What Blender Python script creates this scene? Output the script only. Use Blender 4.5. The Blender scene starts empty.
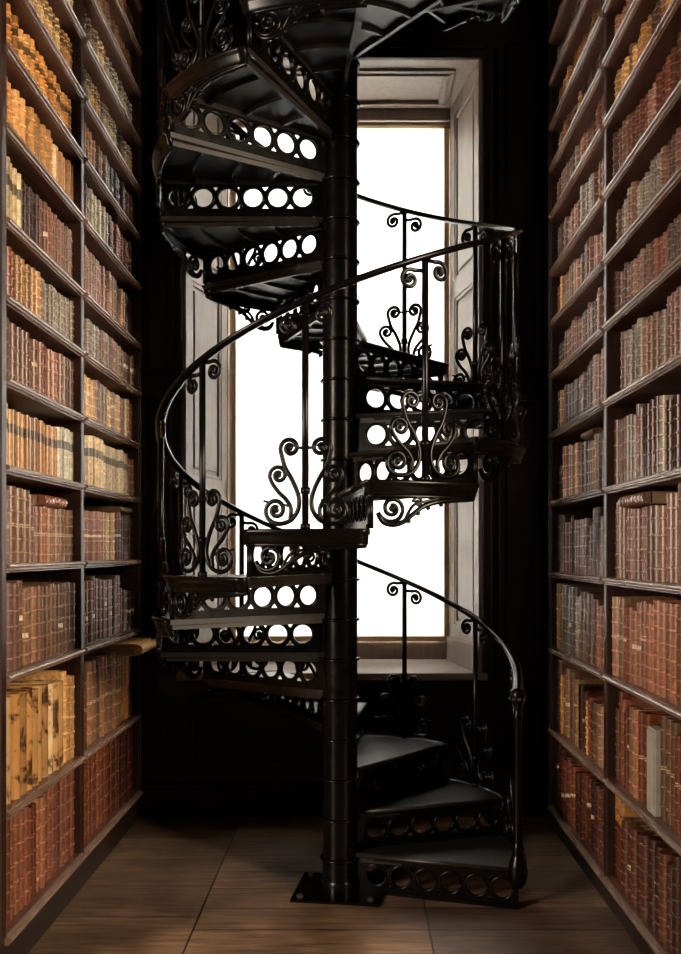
import bpy, bmesh, math, random
from math import sin, cos, pi, radians
from mathutils import Vector, Matrix

random.seed(7)
S = bpy.context.scene
C = S.collection

# ------------------------------------------------------------------ camera
F = 908.0                      # focal length in pixels
H = 1.6                        # eye height
VPX, VPY = 356.0, 552.0        # vanishing point
cam_d = bpy.data.cameras.new('camera')
cam = bpy.data.objects.new('camera', cam_d); C.objects.link(cam)
cam.location = (0, 0, H); cam.rotation_euler = (pi/2, 0, 0)
cam_d.sensor_fit = 'AUTO'; cam_d.sensor_width = 36
cam_d.lens = 36*F/954
cam_d.shift_x = -(VPX-340.5)/954
cam_d.shift_y = (VPY-477)/954
cam_d.clip_start = .05
S.camera = cam

def px(p):
    return VPX + F*p[0]/p[1], VPY - F*(p[2]-H)/p[1]

# ------------------------------------------------------------------ materials
def lin(c):
    return tuple(((x/255)/12.92 if x/255 <= .04045 else ((x/255+.055)/1.055)**2.4) for x in c)

def new_mat(name):
    m = bpy.data.materials.new(name); m.use_nodes = True
    nt = m.node_tree; nt.nodes.clear()
    out = nt.nodes.new('ShaderNodeOutputMaterial')
    b = nt.nodes.new('ShaderNodeBsdfPrincipled')
    nt.links.new(b.outputs[0], out.inputs[0])
    return m, nt, b, out

def ramp(nt, fac, stops):
    r = nt.nodes.new('ShaderNodeValToRGB')
    els = r.color_ramp.elements
    els[0].position, els[0].color = stops[0][0], (*stops[0][1], 1)
    els[1].position, els[1].color = stops[-1][0], (*stops[-1][1], 1)
    for p, c in stops[1:-1]:
        e = els.new(p); e.color = (*c, 1)
    nt.links.new(fac, r.inputs[0]); return r.outputs[0]

def coords(nt, scale=(1, 1, 1), kind='Object'):
    t = nt.nodes.new('ShaderNodeTexCoord'); mp = nt.nodes.new('ShaderNodeMapping')
    mp.inputs['Scale'].default_value = scale
    nt.links.new(t.outputs[kind], mp.inputs[0]); return mp.outputs[0]

def noise(nt, vec, scale, detail=4, rough=.55, dist=0):
    n = nt.nodes.new('ShaderNodeTexNoise')
    n.inputs['Scale'].default_value = scale; n.inputs['Detail'].default_value = detail
    n.inputs['Roughness'].default_value = rough; n.inputs['Distortion'].default_value = dist
    if vec is not None: nt.links.new(vec, n.inputs['Vector'])
    return n.outputs['Fac']

def bump(nt, b, h, strength=.2, dist=.01):
    n = nt.nodes.new('ShaderNodeBump'); n.inputs['Strength'].default_value = strength
    n.inputs['Distance'].default_value = dist
    nt.links.new(h, n.inputs['Height']); nt.links.new(n.outputs[0], b.inputs['Normal'])

def wood(name, c0, c1, scale=(1, 14, 14), rough=.4, bmp=.1, spec=.5):
    m, nt, b, _ = new_mat(name)
    v = coords(nt, scale)
    f = noise(nt, v, 3.0, 6, .6, .6)
    nt.links.new(ramp(nt, f, [(.3, c0), (.7, c1)]), b.inputs['Base Color'])
    b.inputs['Roughness'].default_value = rough
    b.inputs['Specular IOR Level'].default_value = spec
    bump(nt, b, f, bmp, .004)
    return m

M = {}
M['case'] = wood('bookcase_wood', lin((36, 22, 17)), lin((58, 37, 28)), (14, 14, 1.2), .38, .12)
M['shelf'] = wood('shelf_wood', lin((76, 46, 34)), lin((108, 68, 52)), (14, 1.2, 14), .36, .12)
M['edge'] = wood('highlit_shelf_edge_wood', lin((104, 82, 70)), lin((150, 126, 110)), (14, 1.2, 14), .26, .10, .7)  # paler than the shelves: bright gloss highlight along the edges put into the colour
M['case_dark'] = wood('bookcase_back_wood', lin((20, 12, 10)), lin((30, 19, 15)), (14, 14, 1.2), .6, .1)
M['plinth'] = wood('plinth_wood', lin((30, 21, 17)), lin((44, 31, 24)), (14, 1.2, 14), .5, .1)
M['wall'] = wood('wall_panel_wood', lin((24, 14, 12)), lin((33, 20, 18)), (10, 10, 1), .5, .08, .25)
M['shutter'] = wood('shutter_wood', lin((116, 103, 93)), lin((138, 123, 111)), (14, 14, 1.2), .45, .06)
M['sill'] = wood('sill_wood', lin((122, 110, 100)), lin((152, 138, 126)), (1.2, 14, 14), .4, .06)
M['frame'] = wood('sash_wood', lin((90, 74, 60)), lin((110, 92, 76)), (14, 14, 1.2), .5, .05)

def iron(name, c, rough, sp=.24):
    m, nt, b, _ = new_mat(name)
    f = noise(nt, coords(nt), 22, 5, .6)
    nt.links.new(ramp(nt, f, [(.3, tuple(x*.7 for x in c)), (.75, tuple(x*1.35 for x in c))]), b.inputs['Base Color'])
    r = nt.nodes.new('ShaderNodeMapRange'); nt.links.new(f, r.inputs[0])
    r.inputs['To Min'].default_value = rough-.08; r.inputs['To Max'].default_value = rough+.12
    nt.links.new(r.outputs[0], b.inputs['Roughness'])
    b.inputs['Specular IOR Level'].default_value = sp
    bump(nt, b, f, .02, .003)
    return m
M['iron'] = iron('painted_cast_iron', (.0024, .0019, .0017), .21)
M['tread'] = iron('worn_tread_iron', (.016, .013, .011), .36, .5)
M['brass'] = iron('bolt_metal', (.05, .042, .034), .35)

# books: colour of each binding comes from the face attribute "tint"
def leather(name, blotch):
    m, nt, b, _ = new_mat(name)
    a = nt.nodes.new('ShaderNodeAttribute'); a.attribute_name = 'tint'
    g = nt.nodes.new('ShaderNodeNewGeometry')
    f = noise(nt, g.outputs['Position'], 55 if not blotch else 8, 5, .65, .4)
    if blotch:
        k = ramp(nt, f, [(.40, (.14, .10, .08)), (.47, (.85, .80, .72)), (.75, (1.1, 1.1, 1.1))])
    else:
        k = ramp(nt, f, [(.28, (.45, .40, .38)), (.72, (1.35, 1.35, 1.35))])
    mx = nt.nodes.new('ShaderNodeMix'); mx.data_type = 'RGBA'; mx.blend_type = 'MULTIPLY'
    mx.inputs['Factor'].default_value = 1
    nt.links.new(a.outputs['Color'], mx.inputs['A']); nt.links.new(k, mx.inputs['B'])
    nt.links.new(mx.outputs['Result'], b.inputs['Base Color'])
    b.inputs['Roughness'].default_value = .29
    b.inputs['Specular IOR Level'].default_value = .5
    bump(nt, b, f, .15, .002)
    return m
M['leather'] = leather('book_leather', False)
M['vellum'] = leather('stained_vellum', True)
m, nt, b, _ = new_mat('page_paper')
f = noise(nt, coords(nt, (2, 400, 2)), 3, 2)
nt.links.new(ramp(nt, f, [(.3, lin((120, 92, 66))), (.7, lin((168, 138, 100)))]), b.inputs['Base Color'])
b.inputs['Roughness'].default_value = .8
M['paper'] = m

# floor boards
m, nt, b, _ = new_mat('floor_boards')
v = coords(nt)
def boards(loc, width, row, off):
    br = nt.nodes.new('ShaderNodeTexBrick'); mp = nt.nodes.new('ShaderNodeMapping')
    mp.inputs['Location'].default_value = loc
    nt.links.new(v, mp.inputs[0]); nt.links.new(mp.outputs[0], br.inputs['Vector'])
    br.offset = off; br.squash = 1
    br.inputs['Scale'].default_value = 1; br.inputs['Brick Width'].default_value = width
    br.inputs['Row Height'].default_value = row; br.inputs['Mortar Size'].default_value = .0045
    br.inputs['Mortar Smooth'].default_value = .25; br.inputs['Bias'].default_value = 0
    br.inputs['Color1'].default_value = (*lin((132, 106, 82)), 1)
    br.inputs['Color2'].default_value = (*lin((96, 75, 58)), 1)
    br.inputs['Mortar'].default_value = (*lin((20, 14, 11)), 1)
    return br
bl_, br_ = boards((.69, .09, 0), 2.0, .37, 0), boards((.69, .15, 0), 1.0, .235, .0)
sx = nt.nodes.new('ShaderNodeSeparateXYZ'); nt.links.new(v, sx.inputs[0])
gt = nt.nodes.new('ShaderNodeMath'); gt.operation = 'GREATER_THAN'; gt.inputs[1].default_value = -.69
nt.links.new(sx.outputs[0], gt.inputs[0])
bc = nt.nodes.new('ShaderNodeMix'); bc.data_type = 'RGBA'; nt.links.new(gt.outputs[0], bc.inputs['Factor'])
nt.links.new(bl_.outputs['Color'], bc.inputs['A']); nt.links.new(br_.outputs['Color'], bc.inputs['B'])
bf = nt.nodes.new('ShaderNodeMix'); bf.data_type = 'FLOAT'; nt.links.new(gt.outputs[0], bf.inputs['Factor'])
nt.links.new(bl_.outputs['Fac'], bf.inputs['A']); nt.links.new(br_.outputs['Fac'], bf.inputs['B'])
g1 = noise(nt, coords(nt, (1.5, 16, 1)), 2.5, 7, .62, .5)
g2 = noise(nt, coords(nt), 2.2, 5, .6, .3)
k1 = ramp(nt, g1, [(.34, (.5, .47, .45)), (.66, (1.3, 1.28, 1.25))])
k2 = ramp(nt, g2, [(.36, (.55, .53, .5)), (.64, (1.25, 1.25, 1.25))])
mx = nt.nodes.new('ShaderNodeMix'); mx.data_type = 'RGBA'; mx.blend_type = 'MULTIPLY'; mx.inputs['Factor'].default_value = 1
nt.links.new(k1, mx.inputs['A']); nt.links.new(k2, mx.inputs['B'])
mx2 = nt.nodes.new('ShaderNodeMix'); mx2.data_type = 'RGBA'; mx2.blend_type = 'MULTIPLY'; mx2.inputs['Factor'].default_value = 1
nt.links.new(bc.outputs['Result'], mx2.inputs['A']); nt.links.new(mx.outputs['Result'], mx2.inputs['B'])
nt.links.new(mx2.outputs['Result'], b.inputs['Base Color'])
rr = nt.nodes.new('ShaderNodeMapRange'); nt.links.new(g2, rr.inputs[0])
rr.inputs['To Min'].default_value = .30; rr.inputs['To Max'].default_value = .62
nt.links.new(rr.outputs[0], b.inputs['Roughness'])
mth = nt.nodes.new('ShaderNodeMath'); mth.operation = 'MULTIPLY_ADD'
nt.links.new(bf.outputs['Result'], mth.inputs[0]); mth.inputs[1].default_value = -1.5
nt.links.new(g1, mth.inputs[2])
bump(nt, b, mth.outputs[0], .35, .004)
M['floor'] = m

# roller blind: thin cloth that lets daylight through
m, nt, b, out = new_mat('blind_cloth')
nt.nodes.remove(b)
d = nt.nodes.new('ShaderNodeBsdfDiffuse'); t = nt.nodes.new('ShaderNodeBsdfTranslucent')
f = noise(nt, coords(nt, (1, 1, .35)), 3, 3)
col = ramp(nt, f, [(.3, (.86, .855, .82)), (.7, (.93, .925, .90))])
nt.links.new(col, d.inputs[0]); nt.links.new(col, t.inputs[0])
ms = nt.nodes.new('ShaderNodeMixShader'); ms.inputs[0].default_value = .62
nt.links.new(d.outputs[0], ms.inputs[1]); nt.links.new(t.outputs[0], ms.inputs[2])
nt.links.new(ms.outputs[0], out.inputs[0])
M['blind'] = m
m, nt, b, _ = new_mat('blind_hem_cloth')
b.inputs['Base Color'].default_value = (*lin((205, 182, 140)), 1); b.inputs['Roughness'].default_value = .8
M['hem'] = m
m, nt, b, _ = new_mat('window_glass')
b.inputs['Base Color'].default_value = (1, 1, 1, 1); b.inputs['Roughness'].default_value = .0
b.inputs['Transmission Weight'].default_value = 1; b.inputs['IOR'].default_value = 1.02
M['glass'] = m
m, nt, b, _ = new_mat('grey_board')
f = noise(nt, coords(nt), 14, 4)
nt.links.new(ramp(nt, f, [(.3, lin((150, 144, 132))), (.7, lin((178, 172, 158)))]), b.inputs['Base Color'])
b.inputs['Roughness'].default_value = .7
M['greyboard'] = m

# ------------------------------------------------------------------ mesh helpers
class MB:
    def __init__(s): s.v = []; s.f = []; s.smooth = []
    def add(s, vs, fs, smooth=False):
        o = len(s.v); s.v += [tuple(p) for p in vs]
        s.f += [tuple(i+o for i in f) for f in fs]; s.smooth += [smooth]*len(fs)
    def box(s, x0, x1, y0, y1, z0, z1):
        s.add([(x0, y0, z0), (x1, y0, z0), (x1, y1, z0), (x0, y1, z0), (x0, y0, z1), (x1, y0, z1), (x1, y1, z1), (x0, y1, z1)],
              [(0, 3, 2, 1), (4, 5, 6, 7), (0, 1, 5, 4), (1, 2, 6, 5), (2, 3, 7, 6), (3, 0, 4, 7)])
    def prism(s, poly, fn, a, b):
        """poly: 2-D outline; fn(p, t) -> 3-D point; extruded from a to b"""
        n = len(poly)
        vs = [fn(p, a) for p in poly] + [fn(p, b) for p in poly]
        fs = [tuple(range(n))[::-1], tuple(range(n, 2*n))] + [(i, (i+1) % n, n+(i+1) % n, n+i) for i in range(n)]
        s.add(vs, fs)
    def lathe(s, prof, cx=0, cy=0, n=24, smooth=True):
        vs = []; fs = []
        for r, z in prof:
            for i in range(n):
                a = 2*pi*i/n; vs.append((cx+r*cos(a), cy+r*sin(a), z))
        for j in range(len(prof)-1):
            for i in range(n):
                fs.append((j*n+i, j*n+(i+1) % n, (j+1)*n+(i+1) % n, (j+1)*n+i))
        s.add(vs, fs, smooth)
        s.add([(cx+prof[0][0]*cos(2*pi*i/n), cy+prof[0][0]*sin(2*pi*i/n), prof[0][1]) for i in range(n)], [tuple(range(n))[::-1]])
        s.add([(cx+prof[-1][0]*cos(2*pi*i/n), cy+prof[-1][0]*sin(2*pi*i/n), prof[-1][1]) for i in range(n)], [tuple(range(n))])
    def sweep(s, pts, nrm, a, bb, n=8, smooth=True, square=False):
        """tube along pts; a = half width in the curve's plane, bb = half width along nrm"""
        P = [Vector(p) for p in pts]; N = [Vector(q) for q in nrm]; vs = []; m_ = len(P)
        for i in range(m_):
            t = (P[min(i+1, m_-1)]-P[max(i-1, 0)])
            if t.length < 1e-9: t = Vector((0, 0, 1))
            t.normalize(); q = (N[i]-t*N[i].dot(t)).normalized(); w = t.cross(q)
            aa = a[i] if isinstance(a, (list, tuple)) else a
            for k in range(n):
                if square:
                    c, sn = [(1, 1), (-1, 1), (-1, -1), (1, -1)][k]
                else:
                    c, sn = cos(2*pi*k/n), sin(2*pi*k/n)
                vs.append(P[i]+w*(aa*c)+q*(bb*sn))
        fs = [(i*n+k, i*n+(k+1) % n, (i+1)*n+(k+1) % n, (i+1)*n+k) for i in range(m_-1) for k in range(n)]
        fs.append(tuple(range(n))[::-1]); fs.append(tuple((m_-1)*n+k for k in range(n)))
        s.add(vs, fs, smooth)
    def ball(s, c, r, n=10):
        prof = [(max(1e-4, r*sin(pi*j/6)), c[2]-r*cos(pi*j/6)) for j in range(7)]
        s.lathe(prof, c[0], c[1], n)
    def mesh(s, name, mat, flip=True):
        me = bpy.data.meshes.new(name); me.from_pydata(s.v, [], s.f)
        me.polygons.foreach_set('use_smooth', s.smooth)
        bm = bmesh.new(); bm.from_mesh(me)
        bmesh.ops.recalc_face_normals(bm, faces=bm.faces); bm.to_mesh(me); bm.free()
        me.materials.append(mat); me.update(); return me
    def build(s, name, mat, parent=None, bevel=0):
        o = bpy.data.objects.new(name, s.mesh(name, mat)); C.objects.link(o)
        if parent: o.parent = parent
        if bevel:
            md = o.modifiers.new('bevel', 'BEVEL'); md.width = bevel; md.segments = 2; md.limit_method = 'ANGLE'
        return o

def empty(name, loc):
    o = bpy.data.objects.new(name, None); C.objects.link(o); o.location = loc; o.empty_display_size = .1; return o
def tag(o, label, cat, group=None):
    o['label'] = label; o['category'] = cat
    if group: o['group'] = group
    return o
def struct(o): o['kind'] = 'structure'; return o

def catmull(pts, n=6):
    out = []
    P = [pts[0]]+list(pts)+[pts[-1]]
    for i in range(1, len(P)-2):
        for k in range(n):
            t = k/n
            out.append(tuple(.5*((2*P[i][j])+(-P[i-1][j]+P[i+1][j])*t+(2*P[i-1][j]-5*P[i][j]+4*P[i+1][j]-P[i+2][j])*t*t
                             + (-P[i-1][j]+3*P[i][j]-3*P[i+1][j]+P[i+2][j])*t**3) for j in range(2)))
    out.append(tuple(pts[-1])); return out

def spiral(cx, cz, r0, a0, turns, sgn, r1=.2, n=26):
    """points from the outside to the eye"""
    out = []
    for i in range(n+1):
        t = i/n; a = radians(a0)+sgn*t*turns*2*pi
        r = r0*(1-(1-r1)*t**.8); out.append((cx+r*cos(a), cz+r*sin(a)))
    return out

# ------------------------------------------------------------------ room shell
WY = 5.5                       # face of the window wall
WX0, WX1, WZ0, WZ1 = -1.05, .764, .873, 4.58
PX0, PX1, PY = -.885, .655, 6.16
TOP = 5.25
mb = MB(); mb.box(-3.2, 3.2, 1.2, 6.3, -.06, 0); struct(mb.build('floor', M['floor']))
mb = MB(); mb.box(-3.2, 3.2, 2.9, 6.3, TOP, TOP+.1); struct(mb.build('ceiling', M['wall']))
mb = MB()
mb.box(-3.2, WX0, WY, 6.3, 0, TOP); mb.box(WX1, 3.2, WY, 6.3, 0, TOP)
mb.box(WX0, WX1, WY, 6.3, 0, WZ0-.03); mb.box(WX0, WX1, WY, 6.3, WZ1+.03, TOP)
struct(mb.build('wall_back', M['wall']))
# panelling frame on the window wall (raised fields below and beside the window) and skirting
def panel(mb, x0, x1, z0, z1, y, w=.035, d=.022):
    mb.box(x0, x1, y-d, y, z0, z0+w); mb.box(x0, x1, y-d, y, z1-w, z1)
    mb.box(x0, x0+w, y-d, y, z0+w, z1-w); mb.box(x1-w, x1, y-d, y, z0+w, z1-w)
mb = MB()
panel(mb, WX0+.05, -.18, .3, WZ0-.15, WY); panel(mb, -.08, WX1-.05, .3, WZ0-.15, WY)
for z0, z1 in ((.3, WZ0-.15), (WZ0+.05, 2.55), (2.68, 4.7)):
    panel(mb, WX1+.1, 1.12, z0, z1, WY); panel(mb, -1.29, WX0-.1, z0, z1, WY)
struct(mb.build('trim_1', M['wall'], bevel=.004))
mb = MB(); mb.box(-1.30, 1.12, WY-.025, WY, 0, .17); mb.box(-1.30, 1.12, WY-.038, WY, .17, .2)
struct(mb.build('baseboard_back', M['wall'], bevel=.004))
# architrave round the window
mb = MB(); w = .065
for x0, x1, s in ((WX1, WX1+w, 1), (WX0-w, WX0, -1)):
    mb.box(x0, x1, WY-.03, WY, WZ0-.03, WZ1+w)
    e = x1-.018 if s > 0 else x0
    mb.box(e, e+.018, WY-.05, WY-.03, WZ0-.03, WZ1+w)
mb.box(WX0, WX1, WY-.03, WY, WZ1, WZ1+w); mb.box(WX0, WX1, WY-.05, WY-.03, WZ1+w-.018, WZ1+w)
struct(mb.build('trim_2', M['wall'], bevel=.004))
# window board
mb = MB(); mb.box(WX0-.03, WX1+.03, WY-.045, WY, WZ0-.045, WZ0); mb.box(WX0, WX1, WY, PY, WZ0-.03, WZ0)
struct(mb.build('trim_3', M['sill'], bevel=.006))
# panelled soffit over the window
mb = MB(); mb.box(WX0, WX1, WY, 6.3, WZ1, WZ1+.03)
for a, z in ((.10, .016), (.135, .028)):
    x0, x1, y0, y1 = WX0+a+.05, WX1-a-.05, WY+a, PY-a
    mb.box(x0, x1, y0, y0+.035, WZ1-z, WZ1); mb.box(x0, x1, y1-.035, y1, WZ1-z, WZ1)
    mb.box(x0, x0+.035, y0+.035, y1-.035, WZ1-z, WZ1); mb.box(x1-.035, x1, y0+.035, y1-.035, WZ1-z, WZ1)
mb.box(WX0, WX1, PY-.06, PY, WZ1-.07, WZ1)
struct(mb.build('trim_4', M['shutter'], bevel=.004))

# splayed, panelled shutters folded against the two sides of the window recess
def shutter(name, label, xo, xi, s):
    t = tag(empty(name, (xo, WY, WZ0)), label, 'window shutter')
    L = math.hypot(xi-xo, 6.095-WY); ux, uy = (xi-xo)/L, (6.095-WY)/L
    nx, ny = (-uy, ux) if s > 0 else (uy, -ux)       # towards the room side of the leaf
    if nx*(-s) < 0: nx, ny = -nx, -ny
    def P(u, d, z): return (ux*u+nx*d, uy*u+ny*d, z)
    def slab(mb, u0, u1, d0, d1, z0, z1):
        mb.prism([(u0, d0), (u1, d0), (u1, d1), (u0, d1)], lambda p, z: P(p[0], p[1], z), z0, z1)
    Ht = WZ1-WZ0
    mb = MB()                                         # leaf with its backing wedge
    mb.prism([(0, 0), (L, 0), (L, -.004), (.02, -.012)], lambda p, z: P(p[0], p[1], z), .0, Ht-.001)
    slab(mb, 0, L, 0, .05, 0, .16)
    for z0, z1 in ((.16, .25), (1.10, 1.20), (2.40, 2.52), (Ht-.10, Ht-.002)): slab(mb, 0, L, 0, .022, z0, z1)
    for u0, u1 in ((0, .09), (L-.09, L)): slab(mb, u0, u1, 0, .022, .25, Ht-.10)
    mb.build('leaf', M['shutter'], t, .004)
    for z0, z1 in ((.25, 1.10), (1.20, 2.40), (2.52, Ht-.10)):
        mb = MB()
        slab(mb, .14, L-.14, 0, .014, z0+.05, z1-.05)
        for q in (.0,):
            slab(mb, .09, .115, 0, .017, z0, z1); slab(mb, L-.115, L-.09, 0, .017, z0, z1)
            slab(mb, .115, L-.115, 0, .017, z0, z0+.025); slab(mb, .115, L-.115, 0, .017, z1-.025, z1)
        mb.build('panel', M['shutter'], t, .006)
    return t
shutter('window_shutter', 'panelled wooden shutter folded along the right side of the tall window', WX1, PX1, 1)
shutter('window_shutter', 'panelled wooden shutter folded along the left side of the tall window', WX0, PX0, -1)

# sash window
win = struct(empty('window_1', (0, 6.2, WZ0)))
fz0, fz1 = WZ0, WZ1-.0
def rel(mb, x0, x1, y0, y1, z0, z1): mb.box(x0, x1, y0-6.2, y1-6.2, z0-WZ0, z1-WZ0)
mb = MB()
rel(mb, WX0, PX0+.02, PY, 6.26, fz0, fz1); rel(mb, PX1-.02, WX1, PY, 6.26, fz0, fz1)
rel(mb, PX0+.02, PX1-.02, PY, 6.26, fz0, .99); rel(mb, PX0+.02, PX1-.02, PY, 6.26, 4.50, fz1)
mb.build('window_frame', M['frame'], win, .004)
for nm, z0, z1, y in (('sash', .99, 2.84, 6.195), ('sash', 2.80, 4.50, 6.225)):
    mb = MB(); xa, xb = PX0+.02, PX1-.02
    rel(mb, xa, xa+.05, y, y+.03, z0, z1); rel(mb, xb-.05, xb, y, y+.03, z0, z1)
    rel(mb, xa+.05, xb-.05, y, y+.03, z0, z0+.05); rel(mb, xa+.05, xb-.05, y, y+.03, z1-.05, z1)
    for i in (1, 2):
        xm = xa+(xb-xa)*i/3; rel(mb, xm-.012, xm+.012, y, y+.03, z0+.05, z1-.05)
        zm = z0+(z1-z0)*i/3; rel(mb, xa+.05, xb-.05, y+.003, y+.027, zm-.012, zm+.012)
    sh = mb.build(nm, M['frame'], win)
    mb = MB(); rel(mb, xa+.05, xb-.05, y+.013, y+.017, z0+.05, z1-.05); mb.build('pane', M['glass'], sh)
# roller blind
BX0, BX1, BZ0, BZ1 = PX0+.045, PX1-.03, 1.0, 4.48
bl = tag(empty('roller_blind', (0, 6.128, BZ0)), 'white roller blind pulled down over the tall bright window', 'blind')
mb = MB(); mb.box(BX0, BX1, -.001, .001, .03, BZ1-BZ0); mb.build('blind_cloth', M['blind'], bl)
mb = MB(); mb.box(BX0-.004, BX0+.03, -.003, -.0015, .03, BZ1-BZ0); mb.box(BX1-.03, BX1+.004, -.003, -.0015, .03, BZ1-BZ0)
hem = mb.build('side_hem', M['hem'], bl); hem['label'] = 'buff side hems of the blind'
mb = MB(); mb.box(BX0-.004, BX1+.004, -.008, .006, 0, .032); mb.build('bottom_bar', M['hem'], bl, .003)
mb = MB(); mb.sweep([(BX0-.01, .0, BZ1-BZ0), (BX1+.01, .0, BZ1-BZ0)], [(0, 1, 0)]*2, .022, .022, 16); mb.build('roller', M['hem'], bl)

# ------------------------------------------------------------------ bookcases
LX, RX = -1.288, 1.120
CASE = {
    'left': dict(X=LX, s=1, near=3.36, div=4.32, back=5.445,
                 sh=[.1755, .634, 1.1435, 1.557, 1.925, 2.25, 2.556, 2.843, 3.192, 3.488, 3.775, 4.060, 4.344, 4.602, 4.86]),
    'right': dict(X=RX, s=-1, near=3.06, div=4.128, back=5.26,
                  sh=[.135, .579, 1.048, 1.486, 1.896, 2.288, 2.630, 2.931, 3.227, 3.549, 3.824, 4.066, 4.326, 4.572, 4.83]),
}
DEP = .33
TH = .034                      # shelf thickness
POST = .045
for side, c in CASE.items():
    s = c['s']; X = c['X']
    root = tag(empty('bookcase', (X, c['div'], 0)),
               f"tall dark wooden bookcase of two bays lining the {side} side of the alcove", 'bookcase')
    def lb(mb, d0, d1, y0, y1, z0, z1):              # d = distance behind the front plane
        a, b_ = -s*d0, -s*d1
        mb.box(min(a, b_), max(a, b_), y0-c['div'], y1-c['div'], z0, z1)
    near, div, back = c['near'], c['div'], c['back']
    p0 = c['sh'][0]
    mb = MB(); lb(mb, .017, DEP, near-.06, back+.055, 0, p0-TH)
    mb.build('plinth', M['plinth'], root, .004)
    mb = MB(); lb(mb, DEP, DEP+.02, near-.06, back+.055, 0, 5.0); mb.build('back_panel', M['case_dark'], root)
    for y0, y1 in ((near-.06, near), (div-POST/2, div+POST/2), (back, back+.055)):
        mb = MB(); lb(mb, .012, DEP, y0, y1, p0-TH, 5.0)
        if y0 != div-POST/2: lb(mb, .002, .012, y0+.006, y1-.006, p0, 5.0)
        mb.build('upright', M['case'], root, .004)
    mb = MB(); lb(mb, -.04, DEP+.02, near-.08, back+.055, 5.0, 5.12); mb.build('cornice', M['case'], root, .01)
    for i, z in enumerate(c['sh']):
        for y0, y1 in ((near, div-POST/2), (div+POST/2, back)):
            fn = lambda p, t: (-s*p[0], t-c['div'], z+p[1])
            mb = MB(); mb.prism([(DEP, 0), (.012, 0), (.012, -TH), (DEP, -TH)], fn, y0+.0005, y1-.0005)
            sh = mb.build('shelf', M['shelf'], root)
            if i == 0: P_ = [(.012, 0), (-.002, -.003), (-.014, -.008), (-.016, -.016), (-.008, -.020), (-.008, -.026), (-.002, -.030), (-.002, -TH), (.012, -TH)]
            else: P_ = [(.012, 0), (.002, -.001), (-.006, -.005), (-.009, -.011), (-.006, -.017), (.003, -.019), (.003, -.023), (-.001, -.026), (.003, -.029), (.012, -.029)]
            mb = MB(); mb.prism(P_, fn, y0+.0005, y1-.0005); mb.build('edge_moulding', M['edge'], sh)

# ------------------------------------------------------------------ books
PAL = {
 'tan':    [(190, 146, 94), (178, 132, 80), (202, 160, 108), (166, 118, 70)],
 'orange': [(196, 142, 82), (184, 128, 70), (206, 154, 96)],
 'cream':  [(216, 192, 150), (206, 180, 136), (224, 204, 166), (190, 158, 112)],
 'white':  [(226, 216, 192), (216, 206, 184), (206, 194, 166)],
 'red':    [(138, 88, 62), (122, 74, 52), (150, 100, 72), (114, 68, 50)],
 'brown':  [(128, 94, 68), (110, 80, 60), (142, 106, 78), (98, 68, 50)],
 'plum':   [(126, 94, 82), (110, 80, 70), (138, 106, 92), (96, 68, 58)],
 'dark':   [(68, 42, 32), (58, 36, 28), (78, 48, 36), (86, 52, 36)],
 'darkred':[(104, 54, 32), (90, 47, 28), (116, 64, 38)],
 'grey':   [(142, 130, 114), (128, 116, 102)],
 'gold':   [(196, 158, 92), (180, 142, 78)],
}
WORD = {'tan': 'tan leather', 'orange': 'golden tan', 'cream': 'cream vellum', 'white': 'off-white', 'red': 'reddish brown',
        'brown': 'mid brown', 'plum': 'plum brown', 'dark': 'blackish brown', 'darkred': 'dark russet', 'grey': 'greyish', 'gold': 'yellow gold'}
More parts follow.
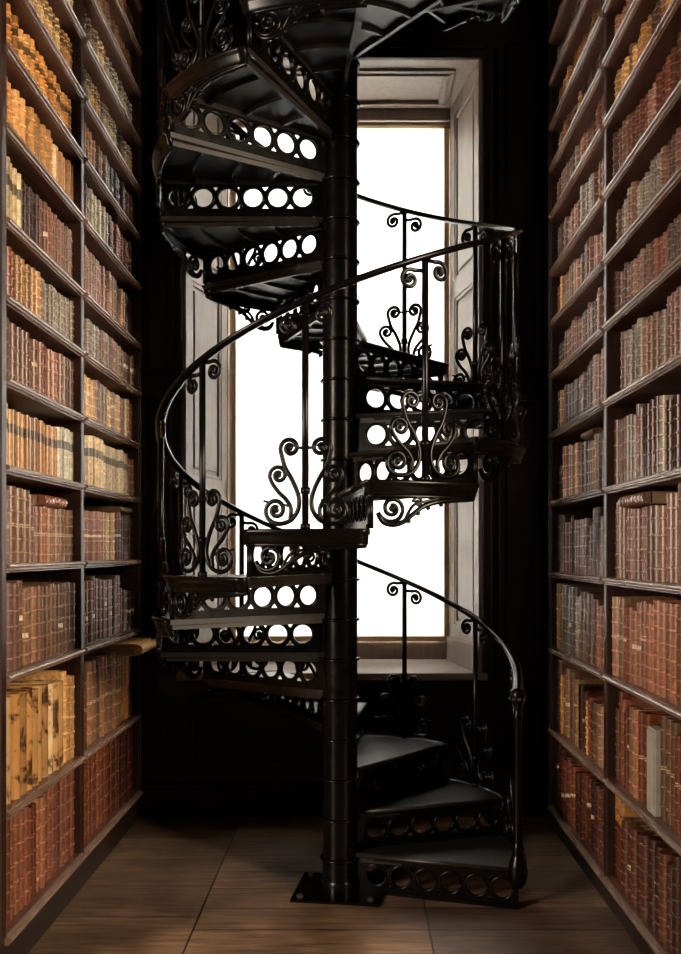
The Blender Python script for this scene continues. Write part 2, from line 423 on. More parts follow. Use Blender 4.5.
# rows: (bay segments) each segment: share, palette, thickness, height ratio, bands, label kind
# label kinds: None, 'pale' (small pale title label), 'dark' (dark band high on the spine), 'darktop'
ROWS = {
 'left': {
  'near': [[(1, ['darkred', 'red'], .058, .93, 5, None)],
           [(.84, ['tan', 'cream', 'tan'], .078, .84, 0, 'stain'), (.16, ['tan', 'brown'], .06, .85, 5, None)],
           [(1, ['plum', 'plum', 'brown'], .066, .86, 5, 'pale3')],
           [(.4, ['plum', 'brown'], .075, .86, 5, 'pale'), (.6, ['red', 'plum', 'brown'], .056, .70, 5, 'pale')],
           [(1, ['cream', 'cream', 'tan', 'white'], .044, .82, 0, 'dark')],
           [(1, ['red', 'red', 'brown'], .056, .88, 4, 'pale3')],
           [(.5, ['red', 'brown', 'tan'], .054, .86, 5, None), (.5, ['red', 'grey', 'brown'], .05, .86, 6, None)],
           [(.28, ['orange', 'tan', 'cream'], .055, .88, 0, 'dark3'), (.72, ['red', 'brown', 'dark'], .048, .84, 4, 'pale3')],
           [(.7, ['orange', 'tan', 'orange', 'cream'], .056, .86, 3, None), (.3, ['tan', 'cream'], .05, .82, 0, None)],
           [(1, ['orange', 'tan', 'orange'], .042, .86, 4, 'dark')],
           [(1, ['orange', 'cream', 'tan'], .045, .86, 4, 'darktop')],
           [(1, ['tan', 'cream'], .045, .86, 4, 'darktop')],
           [(1, ['tan', 'brown'], .045, .86, 4, None)],
           [(1, ['tan', 'brown'], .045, .86, 4, None)]],
  'far':  [[(1, ['darkred', 'darkred', 'dark'], .058, .93, 5, None)],
           [(.16, ['darkred'], .065, .78, 5, 'pale'), (.6, ['brown', 'red'], .075, .87, 5, 'pale'), (.24, ['gold', 'orange', 'dark'], .06, .8, 0, None)],
           [(.7, ['red', 'plum', 'brown'], .056, .84, 5, 'pale3'), (.16, ['grey', 'brown'], .06, .64, 3, None), (.14, ['dark'], .05, .6, 4, 'pale')],
           [(.75, ['red', 'tan', 'red'], .052, .78, 4, 'pale'), (.25, ['dark', 'brown'], .065, .74, 5, None)],
           [(.86, ['cream', 'white', 'cream'], .056, .86, 0, 'dark'), (.14, ['brown'], .06, .78, 4, None)],
           [(.7, ['red', 'tan', 'brown'], .054, .85, 4, 'pale3'), (.3, ['cream', 'red', 'tan'], .06, .85, 3, None)],
           [(.16, ['red', 'brown'], .055, .80, 4, None), (.2, ['grey'], .055, .82, 6, None), (.64, ['tan', 'brown', 'red'], .06, .84, 3, 'pale3')],
           [(.5, ['red', 'red', 'brown'], .058, .84, 4, None), (.3, ['dark', 'cream', 'tan'], .065, .82, 2, None), (.2, ['red', 'dark'], .06, .82, 4, None)],
           [(.5, ['white', 'white', 'cream'], .06, .86, 3, None), (.5, ['dark', 'red', 'brown'], .056, .86, 4, 'pale3')],
           [(.5, ['orange', 'tan', 'brown'], .056, .86, 3, None), (.5, ['brown', 'dark', 'red'], .052, .84, 4, 'pale3')],
           [(1, ['cream', 'grey', 'cream'], .045, .84, 4, 'darktop')],
           [(1, ['cream', 'grey', 'white'], .045, .84, 4, 'darktop')],
           [(1, ['brown', 'dark', 'red'], .06, .84, 4, None)],
           [(1, ['brown', 'dark', 'red'], .06, .84, 4, None)]]},
 'right': {
  'near': [[(.14, ['darkred'], .055, .86, 4, 'tantop'), (.86, ['dark', 'darkred', 'dark'], .066, .84, 6, 'pale3')],
           [(.34, ['brown', 'darkred', 'red'], .06, .86, 5, 'pale3'), (.0, ['brown'], .0, 0, 0, None), (.66, ['darkred', 'brown'], .06, .87, 5, 'pale')],
           [(.12, ['brown'], .07, .84, 5, 'pale'), (.88, ['red', 'brown', 'red'], .082, .84, 6, 'pale3')],
           [(.14, ['brown', 'red'], .06, .84, 5, None), (.36, ['plum', 'plum'], .056, .73, 6, None), (.5, ['plum', 'brown', 'grey'], .07, .90, 4, None)],
           [(.4, ['plum', 'brown', 'grey'], .042, .86, 4, None), (.6, ['plum', 'grey', 'dark', 'brown'], .06, .84, 5, None)],
           [(.12, ['dark'], .07, .0, 4, None), (.88, ['plum', 'brown', 'grey', 'dark'], .052, .82, 6, None)],
           [(1, ['red', 'plum', 'brown', 'plum'], .046, .82, 5, None)],
           [(1, ['brown', 'plum', 'dark', 'grey'], .05, .82, 6, None)],
           [(1, ['plum', 'brown', 'red'], .048, .82, 6, None)],
           [(1, ['brown', 'dark', 'plum', 'tan'], .05, .82, 6, None)],
           [(1, ['dark', 'brown', 'plum'], .05, .80, 6, None)],
           [(1, ['brown', 'dark', 'tan'], .05, .80, 5, None)],
           [(1, ['brown', 'dark'], .05, .80, 5, None)],
           [(1, ['brown', 'dark'], .05, .80, 5, None)]],
  'far':  [[(.45, ['dark', 'darkred'], .075, .80, 6, 'pale3'), (.55, ['dark', 'dark', 'darkred'], .07, .84, 5, 'pale3')],
           [(.45, ['darkred', 'orange', 'brown'], .06, .70, 5, 'pale3'), (.55, ['dark', 'brown', 'tan'], .06, .85, 4, 'pale3')],
           [(.3, ['red', 'red'], .06, .84, 5, None), (.3, ['grey', 'brown'], .055, .82, 6, 'pale3'), (.26, ['grey', 'brown'], .06, .86, 5, 'pale3'), (.14, ['gold'], .085, .92, 4, None)],
           [(.3, ['red', 'brown'], .05, .82, 3, None), (.25, ['plum', 'tan'], .055, .7, 5, None), (.45, ['brown', 'red', 'dark', 'plum'], .05, .84, 3, 'pale3')],
           [(.9, ['red', 'brown', 'plum', 'tan'], .05, .82, 4, None), (.1, ['dark'], .05, .6, 3, None)],
           [(.5, ['brown', 'red', 'plum'], .05, .84, 4, None), (.5, ['dark', 'tan', 'brown'], .055, .80, 3, None)],
           [(.85, ['brown', 'red', 'tan'], .05, .82, 4, None), (.15, ['dark', 'grey'], .05, .7, 5, None)],
           [(1, ['brown', 'red', 'tan', 'brown'], .05, .84, 3, None)],
           [(1, ['brown', 'plum', 'grey', 'red'], .052, .82, 5, None)],
           [(1, ['plum', 'red', 'grey', 'brown'], .05, .8, 5, None)],
           [(.5, ['brown', 'dark', 'red'], .05, .8, 5, None), (.5, ['orange', 'tan', 'brown'], .052, .8, 4, None)],
           [(1, ['dark', 'brown', 'orange'], .05, .8, 5, None)],
           [(1, ['dark', 'brown'], .05, .8, 5, None)],
           [(1, ['dark', 'brown'], .05, .8, 5, None)]]},
}

def book_geo(w, h, d, nb, col, lab, rnd):
    """cover (verts, faces, tints, smooth), pages, label.  x outward from the shelf, y along it, z up; origin on the shelf, at the spine"""
    hw = w/2; bul = min(.042, w*.54); t = .003
    def outer(ex):
        pts = [(-d, -hw), (-.030, -hw), (-.022, -hw*.90)]
        for a in (-60, -30, 0, 30, 60):
            pts.append((-.016+(bul+ex)*cos(radians(a*1.42)), (hw*.93+ex*.4)*sin(radians(a*1.5))))
        return pts+[(-.022, hw*.90), (-.030, hw), (-d, hw)]
    inner = [(-d, hw-t), (-.026, hw-t-.001), (-.026, -hw+t+.001), (-d, -hw+t)]
    lv = [(0, 0, 0), ]
    pale = tuple(min(1, x*1.7+.03) for x in col)
    deep = tuple(x*.45 for x in col)
    cols = []
    if nb:
        for i in range(nb):
            z = h*(i+.75)/(nb+.5)
            lv += [(z-.005, 0, 0), (z-.0032, .0036, 2), (z+.0032, .0036, 1), (z+.005, 0, 2)]
    extra = []
    if lab in ('dark', 'dark3'): extra = [(.60*h, .76*h, tuple(x*.22 for x in col))]
    if lab == 'darktop': extra = [(.72*h, .95*h, tuple(x*.30 for x in col))]
    if lab == 'tantop': extra = [(.70*h, h, lin((176, 124, 70)))]
    for z0, z1, _ in extra: lv += [(z0, 0, 0), (z1-.0005, 0, 0)]
    lv.append((h, 0, 0)); lv.sort()
    cl = [lv[0]]
    for q in lv[1:]:
        if q[0]-cl[-1][0] > .0008: cl.append(q)
    lv = cl
    n = 11+4; vs = []; fs = []; tint = []; sm = []
    for z, ex, _ in lv:
        vs += [(p[0], p[1], z) for p in outer(ex)] + [(p[0], p[1], z) for p in inner]
    for j in range(len(lv)-1):
        zm = (lv[j][0]+lv[j+1][0])/2
        cc = col
        for z0, z1, e in extra:
            if z0 <= zm <= z1: cc = e
        if lv[j][2] == 2 and lv[j+1][2] == 1: cc = pale
        for i in range(n):
            fs.append((j*n+i, j*n+(i+1) % n, (j+1)*n+(i+1) % n, (j+1)*n+i))
            tint.append(cc if 1 <= i <= 9 else col); sm.append(2 <= i <= 8)
    fs.append(tuple(range(n))[::-1]); tint.append(col); sm.append(False)
    m_ = (len(lv)-1)*n; fs.append(tuple(range(m_, m_+n))); tint.append(col); sm.append(False)
    cover = (vs, fs, tint, sm)
    z0, z1 = .004, h-.005; a, b_ = -hw+t+.0006, hw-t-.0006
    pv = [(-d+.004, a, z0), (-.0265, a, z0), (-.0265, b_, z0), (-d+.004, b_, z0), (-d+.004, a, z1), (-.0265, a, z1), (-.0265, b_, z1), (-d+.004, b_, z1)]
    pages = (pv, [(0, 3, 2, 1), (4, 5, 6, 7), (0, 1, 5, 4), (1, 2, 6, 5), (2, 3, 7, 6), (3, 0, 4, 7)])
    label = None
    if lab == 'pale' or (lab == 'pale3' and rnd.random() < .22):
        zc = h*.5 if lab == 'pale' else h*rnd.uniform(.38, .66)
        zh = .0065 if lab == 'pale' else .010
        arc = [(-.016+(bul+.0014)*cos(radians(q*1.42)), hw*.93*sin(radians(q*1.5))) for q in (-50, -25, 0, 25, 50)]
        arb = [(p[0]-.001, p[1]) for p in arc]
        lvv = [(p[0], p[1], zc-zh) for p in arc]+[(p[0], p[1], zc+zh) for p in arc]
        lf = [(i, i+1, 6+i, 5+i) for i in range(4)]
        lvv += [(p[0], p[1], zc-zh) for p in arb]+[(p[0], p[1], zc+zh) for p in arb]
        lf += [(10+i, 15+i, 16+i, 11+i) for i in range(4)]
        lf += [(i, 10+i, 11+i, i+1) for i in range(4)]+[(5+i, 6+i, 16+i, 15+i) for i in range(4)]
        lf += [(0, 5, 15, 10), (4, 14, 19, 9)]
        label = (lvv, lf)
    return cover, pages, label

def tint_mesh(name, parts, mats):
    """parts: list of (verts, faces, tints, smooth, material index)"""
    V = []; Fc = []; T = []; Sm = []; Mi = []
    for vs, fs, ti, sm, mi in parts:
        o = len(V); V += vs; Fc += [tuple(i+o for i in f) for f in fs]; T += ti; Sm += sm; Mi += [mi]*len(fs)
    me = bpy.data.meshes.new(name); me.from_pydata(V, [], Fc)
    me.polygons.foreach_set('use_smooth', Sm); me.polygons.foreach_set('material_index', Mi)
    at = me.attributes.new('tint', 'FLOAT_COLOR', 'FACE')
    flat = []
    for c in T: flat += [c[0], c[1], c[2], 1]
    at.data.foreach_set('color', flat)
    for q in mats: me.materials.append(q)
    me.update()
    # the edges of the raised bands stay crisp: level edges are sharp
    ne = len(me.edges); ev = [0]*(2*ne); me.edges.foreach_get('vertices', ev)
    sharp = [abs(V[ev[2*i]][2]-V[ev[2*i+1]][2]) < 1e-6 for i in range(ne)]
    sa = me.attributes.new('sharp_edge', 'BOOLEAN', 'EDGE'); sa.data.foreach_set('value', sharp)
    return me

ORD = ['', 'first', 'second', 'third', 'fourth', 'fifth', 'sixth', 'seventh', 'eighth', 'ninth', 'tenth', 'eleventh', 'twelfth', 'thirteenth',
       'fourteenth', 'fifteenth', 'sixteenth', 'seventeenth', 'eighteenth', 'nineteenth', 'twentieth', 'twenty-first', 'twenty-second',
       'twenty-third', 'twenty-fourth', 'twenty-fifth', 'twenty-sixth', 'twenty-seventh', 'twenty-eighth', 'twenty-ninth', 'thirtieth', 'thirty-first', 'thirty-second', 'thirty-third', 'thirty-fourth']
PALE = lin((226, 210, 178))
rnd = random.Random(21)
BOOKS = []
RESERVE = {}                    # (side, bay, row): list of (y0, y1) kept free for special things
GREYBOX = (3.49, 3.585)
RESERVE[('right', 'near', 1)] = [GREYBOX]
tops = {}
CAP = {('left', 'near', 3): (3.84, 4.12, .048), ('left', 'far', 1): (5.02, 5.42, .066), ('left', 'far', 3): (5.10, 5.36, .028),
       ('right', 'near', 3): (3.62, 3.95, .05), ('right', 'far', 4): (4.42, 4.66, .03)}
for side, c in CASE.items():
    s = c['s']; X = c['X']
    for bay in ('near', 'far'):
        sgn = -1 if bay == 'near' else 1               # walk away from the divider
        start = c['div']+sgn*(POST/2+.004)
        end = (c['near']+.004) if bay == 'near' else (c['back']-.004)
        if side == 'right' and bay == 'near': end = 3.13
        total = abs(end-start)
        for row, segs in enumerate(ROWS[side][bay]):
            z0 = c['sh'][row]; clear = c['sh'][row+1]-TH-z0
            # left near rows are described from the post, everything else from the divider
            order = segs[::-1] if (side == 'left' and bay == 'near') else segs
            pos = start; idx = 0
            lim = 0
            for share, pals, th, hr, nb, lab in order:
                lim += share*total
                if th == 0: continue
                if hr == 0:
                    pos = start+sgn*lim; continue
                hrow = None; run = 0; wrow = th; k = 0
                while abs(pos-start) < lim-.018:
                    if run <= 0:
                        run = rnd.choice([1, 2, 3, 5, 7]) if side == 'left' else rnd.choice([1, 1, 2, 3, 4])
                        hrow = hr*rnd.uniform(.95, 1.05) if side == 'left' else hr*rnd.uniform(.86, 1.08)
                        wrow = th*.82*rnd.uniform(.85, 1.15) if side == 'left' else th*.9*rnd.uniform(.7, 1.25)
                        pal = rnd.choice(pals); base = rnd.choice(PAL[pal])
                    run -= 1
                    w_ = min(wrow*rnd.uniform(.93, 1.07), total-abs(pos-start))
                    if abs(pos-start)+w_ > lim+.03: w_ = max(.02, lim-abs(pos-start))
                    if w_ < .018: break
                    y = pos+sgn*w_/2
                    skip = False
                    for a, b_ in RESERVE.get((side, bay, row), []):
                        if y+w_/2 > a-.003 and y-w_/2 < b_+.003:
                            pos = (a-.003) if sgn < 0 else (b_+.003); skip = True
                    if skip: run += 1; continue
                    h_ = min(clear*.965, clear*hrow*rnd.uniform(.985, 1.015))
                    cp = CAP.get((side, bay, row))
                    if cp and y+w_/2 > cp[0]-.008 and y-w_/2 < cp[1]+.008: h_ = min(h_, clear-cp[2]-.02)
                    idx += 1
                    jit = rnd.uniform(.74, 1.18)
                    col = lin(tuple(min(240, q*jit) for q in base))
                    d_ = min(.27, .13+.3*h_)*rnd.uniform(.95, 1.04)
                    g = book_geo(w_*rnd.uniform(.84, .94), h_, d_, nb, col, lab, rnd)
                    tops.setdefault((side, bay, row), []).append((y-w_/2, y+w_/2, z0+h_))
                    setb = .042+rnd.uniform(-.005, .008)+(.006 if row else 0)
                    x = X-s*setb
                    # area in the picture
                    (u0, v0) = px((x, y-w_/2, z0)); (u1, v1) = px((x, y+w_/2, z0+h_))
                    vis_w = max(0, min(681, max(u0, u1))-max(0, min(u0, u1)))
                    vis_h = max(0, min(954, max(v0, v1))-max(0, min(v0, v1)))
                    tex = 1 if lab == 'stain' else 0
                    BOOKS.append(dict(side=side, bay=bay, row=row, idx=idx, pal=pal, g=g, loc=(x, y, z0+.0004), rot=0 if s > 0 else pi,
                                      area=vis_w*vis_h, tex=tex, nb=nb, lab=lab, h=h_, w=w_))
                    pos += sgn*(w_+rnd.choice([.001, .002, .003, .004, .007]))
BOOKS.sort(key=lambda b_: -b_['area'])
BM = [M['leather'], M['vellum'], M['paper']]
SHN = lambda r: 'lowest shelf' if r == 0 else f'{ORD[r+1]} shelf up'
solo, rest = BOOKS[:294], [b_ for b_ in BOOKS[294:] if b_['area'] > 0]
for b_ in solo:
    cover, pages, label = b_['g']
    me = tint_mesh('book', [(*cover, 0)], [BM[b_['tex']]])
    o = bpy.data.objects.new('book', me); C.objects.link(o)
    o.location = b_['loc']; o.rotation_euler.z = b_['rot']
    kind = WORD[b_['pal']]
    if b_['lab'] == 'stain': kind = 'stained ' + kind
    kind = ('pale-labelled ' if label else '')+kind
    tag(o, f"{kind} book, {ORD[b_['idx']]} from divider, {SHN(b_['row'])}, {b_['side']} case {b_['bay']} bay", 'book',
        f"books on the {b_['side']} bookcase, {b_['bay']} bay, {SHN(b_['row'])}")
    if b_['loc'][2]+b_['h'] < 1.6:
        mp_ = bpy.data.meshes.new('page_block'); mp_.from_pydata(pages[0], [], pages[1]); mp_.materials.append(M['paper'])
        q = bpy.data.objects.new('page_block', mp_); C.objects.link(q); q.parent = o
    if label:
        ml = tint_mesh('title_label', [(label[0], label[1], [PALE]*len(label[1]), [False]*len(label[1]), 0)], [M['leather']])
        q = bpy.data.objects.new('title_label', ml); C.objects.link(q); q.parent = o; q['label'] = 'pale paper title label'
parts = []
def moved(vs, loc, rot):
    c_, s_ = (1, 0) if rot == 0 else (-1, 0)
    return [(loc[0]+c_*p[0], loc[1]+c_*p[1], loc[2]+p[2]) for p in vs]
for b_ in rest:
    cover, pages, label = b_['g']
    parts.append((moved(cover[0], b_['loc'], b_['rot']), cover[1], cover[2], cover[3], b_['tex']))
    if b_['loc'][2]+b_['h'] < 1.6: parts.append((moved(pages[0], b_['loc'], b_['rot']), pages[1], [(1, 1, 1)]*6, [False]*6, 2))
    if label: parts.append((moved(label[0], b_['loc'], b_['rot']), label[1], [PALE]*len(label[1]), [False]*len(label[1]), 0))
o = bpy.data.objects.new('shelved_books', tint_mesh('shelved_books', parts, BM)); C.objects.link(o)
o['kind'] = 'stuff'; tag(o, 'hundreds of small old leather books filling the upper and farther shelves of both bookcases', 'books')
print('BOOKS', len(BOOKS), 'solo', len(solo), 'rest', len(rest), 'smallest solo', solo[-1]['area'])

# volumes lying flat on top of the standing ones
def lying(side, bay, row, ya, yb, w_, d_, pal, label, setb=.03, nb=6):
    c = CASE[side]; s = c['s']
    zt = max([t_[2] for t_ in tops[(side, bay, row)] if t_[1] > ya-.003 and t_[0] < yb+.003])+.001
    rn = random.Random(len(label))
    cover, pages, lab = book_geo(w_, yb-ya, d_, nb, lin(PAL[pal][0]), None, rn)
    o = bpy.data.objects.new('book', tint_mesh('book', [(*cover, 0)], BM)); C.objects.link(o)
    # stand -> lie along the shelf with the spine towards the aisle
    R = Matrix(((s, 0, 0), (0, 0, 1), (0, -s, 0))).to_4x4() if s > 0 else Matrix(((-1, 0, 0), (0, 0, 1), (0, 1, 0))).to_4x4()
    o.matrix_world = Matrix.Translation((c['X']-s*setb, ya, zt+w_/2)) @ R
    tag(o, label, 'book', 'books lying flat on top of others')
    mp_ = bpy.data.meshes.new('page_block'); mp_.from_pydata(pages[0], [], pages[1]); mp_.materials.append(M['paper'])
    q = bpy.data.objects.new('page_block', mp_); C.objects.link(q); q.parent = o
lying('left', 'near', 3, 3.84, 4.12, .048, .2, 'red', 'red-brown banded book lying flat on upright books, left case fourth shelf up')
lying('left', 'far', 1, 5.02, 5.42, .066, .26, 'tan', 'thick brown book lying flat and jutting out, left case second shelf up', -.09, 0)
lying('left', 'far', 3, 5.10, 5.36, .028, .2, 'grey', 'thin pale book lying flat, far end of left case fourth shelf up', .03, 0)
lying('right', 'near', 3, 3.62, 3.95, .05, .2, 'plum', 'plum banded book lying flat on upright books, right case fourth shelf up', .03, 7)
lying('right', 'far', 4, 4.42, 4.66, .03, .2, 'brown', 'small brown book lying flat on others, right case fifth shelf up', .03, 6)

# pale grey box among the books on the right
ry0, ry1 = GREYBOX
g = empty('archive_box', (RX-.045+.045, (ry0+ry1)/2, CASE['right']['sh'][1]+.0005))
tag(g, 'pale grey upright archive box between dark books on the right bookcase', 'box')
mb = MB(); hy = (ry1-ry0)/2-.002; mb.box(.03, .28, -hy, hy, 0, .335); mb.build('case', M['greyboard'], g, .003)
mb = MB(); mb.box(.026, .03, -hy+.004, hy-.004, .01, .325); mb.build('spine_panel', M['greyboard'], g, .001)

# ------------------------------------------------------------------ spiral staircase
SX, SY = -.0757, 4.3
RISE = .1875; STEP = radians(360/11); NT = 24
R0, R1, RB = .080, .847, .832
def th(k): return (k-1.5)*STEP
st = tag(empty('spiral_staircase', (SX, SY, 0)),
         'black ornate cast iron spiral staircase winding up in front of the bright window', 'staircase')
def cyl(r, a, z): return (r*cos(a), r*sin(a), z)

# column with a collar at every step
mb = MB(); mb.lathe([(.083, .02), (.083, TOP-.001)], n=32); mb.lathe([(.088, .012), (.088, .05), (.083, .06)], n=32)
col = mb.build('column', M['iron'], st)
collar = MB(); collar.lathe([(.083, -.008), (.092, -.006), (.0955, 0), (.092, .005), (.083, .008)], n=32)
cm = None
for k in range(1, 27):
    if cm is None: cm = collar.mesh('collar', M['iron'])
    q = bpy.data.objects.new('collar', cm); C.objects.link(q); q.parent = col; q.location.z = k*RISE-.03
mb = MB(); a = .205
mb.prism([(-a, -a*.9), (a, -a*.9), (a, a*.9), (-a, a*.9)], lambda p, z: (p[0]*cos(-.13)-p[1]*sin(-.13), p[0]*sin(-.13)+p[1]*cos(-.13), z), 0.0005, .012)
bp = mb.build('base_plate', M['iron'], st, .002)
for sx in (-1, 1):
    for sy in (-1, 1):
        p = (sx*.165, sy*.145); q = (p[0]*cos(-.13)-p[1]*sin(-.13), p[0]*sin(-.13)+p[1]*cos(-.13))
        mb = MB(); mb.lathe([(.016, .012), (.016, .022), (.011, .026)], q[0], q[1], 6, False); mb.build('bolt', M['brass'], bp)

# --- one tread, in its own frame: nosing along +x, body towards +angle
TT = .022
def tread_mesh():
    mb = MB(); ns = 10
    nose = .012
    inn = [(R0*cos(STEP*i/4), R0*sin(STEP*i/4)) for i in range(5)]
    out = [(R1*cos(STEP*i/ns), R1*sin(STEP*i/ns)) for i in range(ns+1)]
    a_back = STEP+.012
    out[-1] = (R1*cos(a_back), R1*sin(a_back)); inn[-1] = (R0*cos(STEP), R0*sin(STEP))
    poly = [(R0, -nose), (R1, -nose)]+out+inn[::-1]
    mb.prism(poly, lambda p, z: (p[0], p[1], z), -TT, 0)
    # rounded nosing
    mb.sweep([(R0, -nose, -TT/2), (R1+.012, -nose, -TT/2)], [(0, 0, 1)]*2, .011, .011, 10)
    # ribs underneath
    for r in (.32, .50, .68):
        P = [cyl(r, STEP*.03+(STEP*.94)*i/8, -TT-.009) for i in range(9)]
        mb.sweep(P, [(0, 0, 1)]*9, .007, .010, 4, False, True)
    for a_ in (.03, STEP-.03):
        mb.sweep([cyl(.10, a_, -TT-.010), cyl(R1-.02, a_, -TT-.010)], [(0, 0, 1)]*2, .009, .012, 4, False, True)
    return mb.mesh('tread', M['tread'])
def moulding_mesh():
    mb = MB(); n = 14
    prof = [(R1-.012, 0.001), (R1+.020, .001), (R1+.024, -.006), (R1+.022, -.014), (R1+.015, -.020), (R1+.012, -.030), (R1+.008, -.040), (R1+.004, -.052), (R1-.004, -.060), (R1-.012, -.060)]
    m_ = len(prof); vs = []; fs = []
    for i in range(n+1):
        a_ = -.016+(STEP+.018)*i/n    # follows the outer edge
        for r, z in prof: vs.append(cyl(r, a_, z))
    for i in range(n):
        for j in range(m_): fs.append((i*m_+j, i*m_+(j+1) % m_, (i+1)*m_+(j+1) % m_, (i+1)*m_+j))
    fs.append(tuple(range(m_))); fs.append(tuple(n*m_+j for j in range(m_))[::-1])
    mb.add(vs, fs, True); return mb.mesh('edge_moulding', M['iron'])

def pierced_plate(name, u0, u1, z0, z1, circles, tris, thick, ring=.0):
    """openwork plate in the u-z plane (u along +x), extruded along y"""
    bm = bmesh.new(); edges = []
    def loop(pts):
        vs = [bm.verts.new((p[0], 0, p[1])) for p in pts]
        for i in range(len(vs)): edges.append(bm.edges.new((vs[i], vs[(i+1) % len(vs)])))
    loop([(u0, z0), (u1, z0), (u1, z1), (u0, z1)])
    for cx, cz, r in circles: loop([(cx+r*cos(2*pi*i/24), cz+r*sin(2*pi*i/24)) for i in range(24)])
    for t_ in tris: loop(t_)
    bmesh.ops.triangle_fill(bm, use_beauty=True, use_dissolve=False, edges=edges)
    g_ = bmesh.ops.extrude_face_region(bm, geom=list(bm.faces))
    bmesh.ops.translate(bm, verts=[v for v in g_['geom'] if isinstance(v, bmesh.types.BMVert)], vec=(0, thick, 0))
    bmesh.ops.recalc_face_normals(bm, faces=bm.faces)
    vs = [tuple(v.co) for v in bm.verts]; bm.verts.index_update(); fs = [tuple(v.index for v in f_.verts) for f_ in bm.faces]
    bm.free()
    mb = MB(); mb.add(vs, fs)
    if ring:
        for cx, cz, r in circles:
            for yy in (0, thick):
                P = [(cx+(r+.006)*cos(2*pi*i/24), yy, cz+(r+.006)*sin(2*pi*i/24)) for i in range(25)]
                mb.sweep(P, [(0, 1, 0)]*25, .005, ring, 6)
    return mb
def riser_mesh():
    z0, z1 = -RISE+.001, -TT
    n = 6; p0 = .118; pitch = (R1-.025-p0)/n; zc = (z0+z1)/2+.004; r = .0435
    circ = [(p0+pitch*(i+.5), zc, r) for i in range(n)]
    tris = []
    for i in range(0, n+1):
        u = p0+pitch*i
        if i in (0, n): continue
        e = .017
        tris.append([(u-e, zc+.052), (u+e, zc+.052), (u, zc+.030)])
        tris.append([(u-e, zc-.052), (u, zc-.030), (u+e, zc-.052)])
    mb = pierced_plate('riser', R0, R1-.01, z0, z1, circ, tris, .010, .004)
    mb.box(R0, R1-.01, -.006, .0, z0, z0+.018); mb.box(R0, R1-.01, -.004, .014, z1-.012, z1)
    return mb.mesh('riser', M['iron'])
def bracket_mesh():
    """scroll bracket under the outer edge; u = distance along the arc from the nosing, z down from the tread"""
    mb = MB(); L = R1*STEP
    def put(pts, a_, b_=.010, r=R1-.006):
        P = [cyl(r, u/R1, z) for u, z in pts]; N = [(cos(u/R1), sin(u/R1), 0) for u, z in pts]
        mb.sweep(P, N, a_, b_, 8)
    sp = spiral(.098, -.108, .058, 200, 1.75, 1, .2, 34)
    put(sp, .0085)
    # ring of scroll -> long arm rising under the tread
    arm = catmull([(.040, -.124), (.062, -.160), (.102, -.170), (.145, -.158), (.185, -.128), (.230, -.098), (.29, -.080), (.36, -.072), (.44, -.066), (L-.005, -.062)], 6)
    put(arm, .010)
    put(catmull([(.150, -.150), (.185, -.095), (.24, -.078), (.30, -.066)], 6), .006)
    eye = cyl(R1-.006, .098/R1, -.108); mb.ball(eye, .014)
    # little leaves along the arm
    for u, z in ((.165, -.155), (.205, -.125), (.25, -.103), (.31, -.088)):
        c_ = cyl(R1-.006, u/R1, z); mb.ball(c_, .010, 8)
    # second, smaller curl in the angle and the panel at the nosing
    put(spiral(.205, -.082, .022, 180, 1.3, -1, .25, 20), .005)
    put([(.012, -.055), (.012, -RISE+.002)], .012)
    put([(.0, -.060), (L-.002, -.060)][0:1]+[(L*i/10, -.060) for i in range(1, 10)]+[(L-.002, -.060)], .008)
    return mb.mesh('bracket', M['iron'])
tm, mm, rm, brm = tread_mesh(), moulding_mesh(), riser_mesh(), bracket_mesh()
def part(name, me, parent, loc=(0, 0, 0), rz=0):
    o = bpy.data.objects.new(name, me); C.objects.link(o); o.parent = parent; o.location = loc; o.rotation_euler.z = rz; return o
for k in range(1, NT+1):
    t = part('tread', tm, st, (0, 0, k*RISE), th(k))
    part('edge_moulding', mm, t); part('riser', rm, t); 
    if k > 1: part('bracket', brm, t)

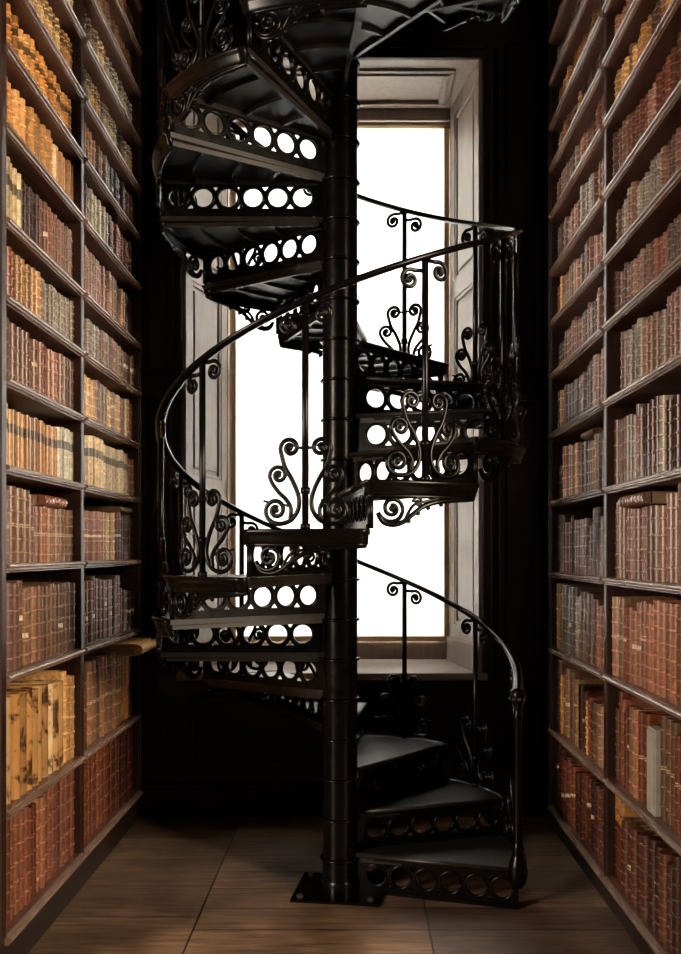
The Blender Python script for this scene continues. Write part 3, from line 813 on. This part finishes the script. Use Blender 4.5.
# --- balusters: a bar with paired scrolls, bent to follow the curve of the stair
SL = RISE/(RB*STEP)
HB = .865                       # bar height to the underside of the rail
def baluster_meshes():
    bar = MB(); bar.sweep([(RB, 0, 0), (RB, 0, HB)], [(1, 0, 0)]*2, .0135, .0135, 12)
    bar.sweep([(RB, 0, 0), (RB, 0, .02)], [(1, 0, 0)]*2, .02, .02, 12)
    bar.sweep([(RB, 0, .135), (RB, 0, .16)], [(1, 0, 0)]*2, .019, .019, 12)
    def put(mb, pts, a_, b_=.0085):
        P = [cyl(RB, u/RB, z) for u, z in pts]; N = [(cos(u/RB), sin(u/RB), 0) for u, z in pts]
        n_ = len(P); mb.sweep(P, N, a_, b_, 8)
    low = MB(); top = MB()
    for s in (1, -1):
        A = spiral(.060, .312, .040, 0, 1.45, 1, .22)[::-1]
        B = [(.094, .285), (.080, .238), (.055, .195), (.034, .150), (.024, .110), (.030, .070), (.055, .036), (.090, .022)]
        D = spiral(.117, .074, .052, 270, 1.6, 1, .2)
        pts = A[:-1]+catmull([A[-1]]+B+[D[0]], 5)[1:-1]+D
        put(low, [(s*u, z) for u, z in pts], .0094)
        A2 = spiral(.106, .208, .039, 0, 1.4, 1, .22)[::-1]
        pts = A2[:-1]+catmull([A2[-1], (.134, .180), (.108, .145), (.074, .112), (.056, .078), (.060, .040)], 5)[1:]
        put(low, [(s*u, z) for u, z in pts], .0088)
        for u, z, r in ((.060, .312, .012), (.117, .074, .013), (.106, .208, .011)):
            low.ball(cyl(RB, s*u/RB, z), r, 8)
        put(low, [(s*.012, .312), (s*.024, .312)], .006)
        put(low, [(s*.150, .105), (s*.168, .11), (s*.172, .09)][:2], .005)
        put(low, [(s*.065, .088), (s*.085, .095)], .005)
        cz = HB-.062+SL*s*.055
        V = spiral(.066, cz, .043, 118, 1.55, -1, .2)
        put(top, [(s*.010, cz+.040)]+[(s*u, z) for u, z in V], .0088)
        top.ball(cyl(RB, s*.066/RB, cz), .012, 8)
    return bar.mesh('baluster', M['iron']), low.mesh('scrollwork', M['iron']), top.mesh('rail_scroll', M['iron'])
bme, lme, tme = baluster_meshes()
for k in range(1, NT+1):
    o = part('baluster', bme, st, (0, 0, k*RISE), th(k)+STEP/2)
    part('scrollwork', lme, o); part('rail_scroll', tme, o)

# handrail
def rail_z(a_): return RISE*(a_/STEP+1)+HB+.012
a0, a1 = radians(-17), th(NT)+STEP
n = 330
P = [cyl(RB, a0+(a1-a0)*i/n, rail_z(a0+(a1-a0)*i/n)) for i in range(n+1)]
mb = MB(); mb.sweep(P, [(cos(a0+(a1-a0)*i/n), sin(a0+(a1-a0)*i/n), 0) for i in range(n+1)], .013, .022, 12)
mb.build('handrail', M['iron'], st)
# newel post at the foot
nx_, ny_ = .835*cos(a0), .835*sin(a0); zt = rail_z(a0)
mb = MB(); mb.lathe([(.004, .095), (.018, .10), (.034, .118), (.043, .15), (.045, .18), (.040, .21), (.028, .24), (.022, .26), (.030, .275), (.022, .29), (.019, .32),
                     (.018, zt-.12), (.026, zt-.10), (.018, zt-.085), (.022, zt-.05), (.032, zt-.03), (.036, zt-.012), (.034, zt+.012), (.02, zt+.026), (.004, zt+.030)], nx_, ny_, 20)
nw = mb.build('newel_post', M['iron'], st)
mb = MB()
for i in range(8):
    q = 2*pi*i/8; mb.ball((nx_+.034*cos(q), ny_+.034*sin(q), zt-.022), .007, 8)
mb.build('bead_ring', M['brass'], nw)

# ------------------------------------------------------------------ light
def area(name, loc, target, sx, sy, power, col, spread=180):
    l = bpy.data.lights.new(name, 'AREA'); l.shape = 'RECTANGLE'; l.size = sx; l.size_y = sy; l.energy = power; l.color = col
    l.spread = radians(spread)
    o = bpy.data.objects.new(name, l); C.objects.link(o); o.location = loc
    o.rotation_euler = (Vector(target)-Vector(loc)).to_track_quat('-Z', 'Y').to_euler(); return o
area('daylight_outside', (-.1, 7.1, 3.0), (-.1, 6.0, 2.8), 2.6, 4.6, 1450, (1.0, .98, .95))
area('hall_daylight_right', (5.2, -.6, 3.5), (-1.3, 4.2, 2.8), 1.4, 3.0, 560, (1.0, .80, .58))
area('hall_daylight_left', (-5.2, -.6, 2.6), (1.1, 4.2, 2.7), 1.4, 2.6, 330, (1.0, .82, .66))
w = bpy.data.worlds.new('world'); S.world = w; w.use_nodes = True
w.node_tree.nodes['Background'].inputs[0].default_value = (.9, .8, .7, 1)
w.node_tree.nodes['Background'].inputs[1].default_value = .035

S.view_settings.view_transform = 'Standard'; S.view_settings.look = 'None'
S.view_settings.exposure = .3; S.view_settings.gamma = 1; S.view_settings.use_curve_mapping = False
S.cycles.use_denoising = True
S.cycles.max_bounces = 8; S.cycles.diffuse_bounces = 4; S.cycles.glossy_bounces = 4; S.cycles.transmission_bounces = 6
S.cycles.caustics_reflective = False; S.cycles.sample_clamp_indirect = 6
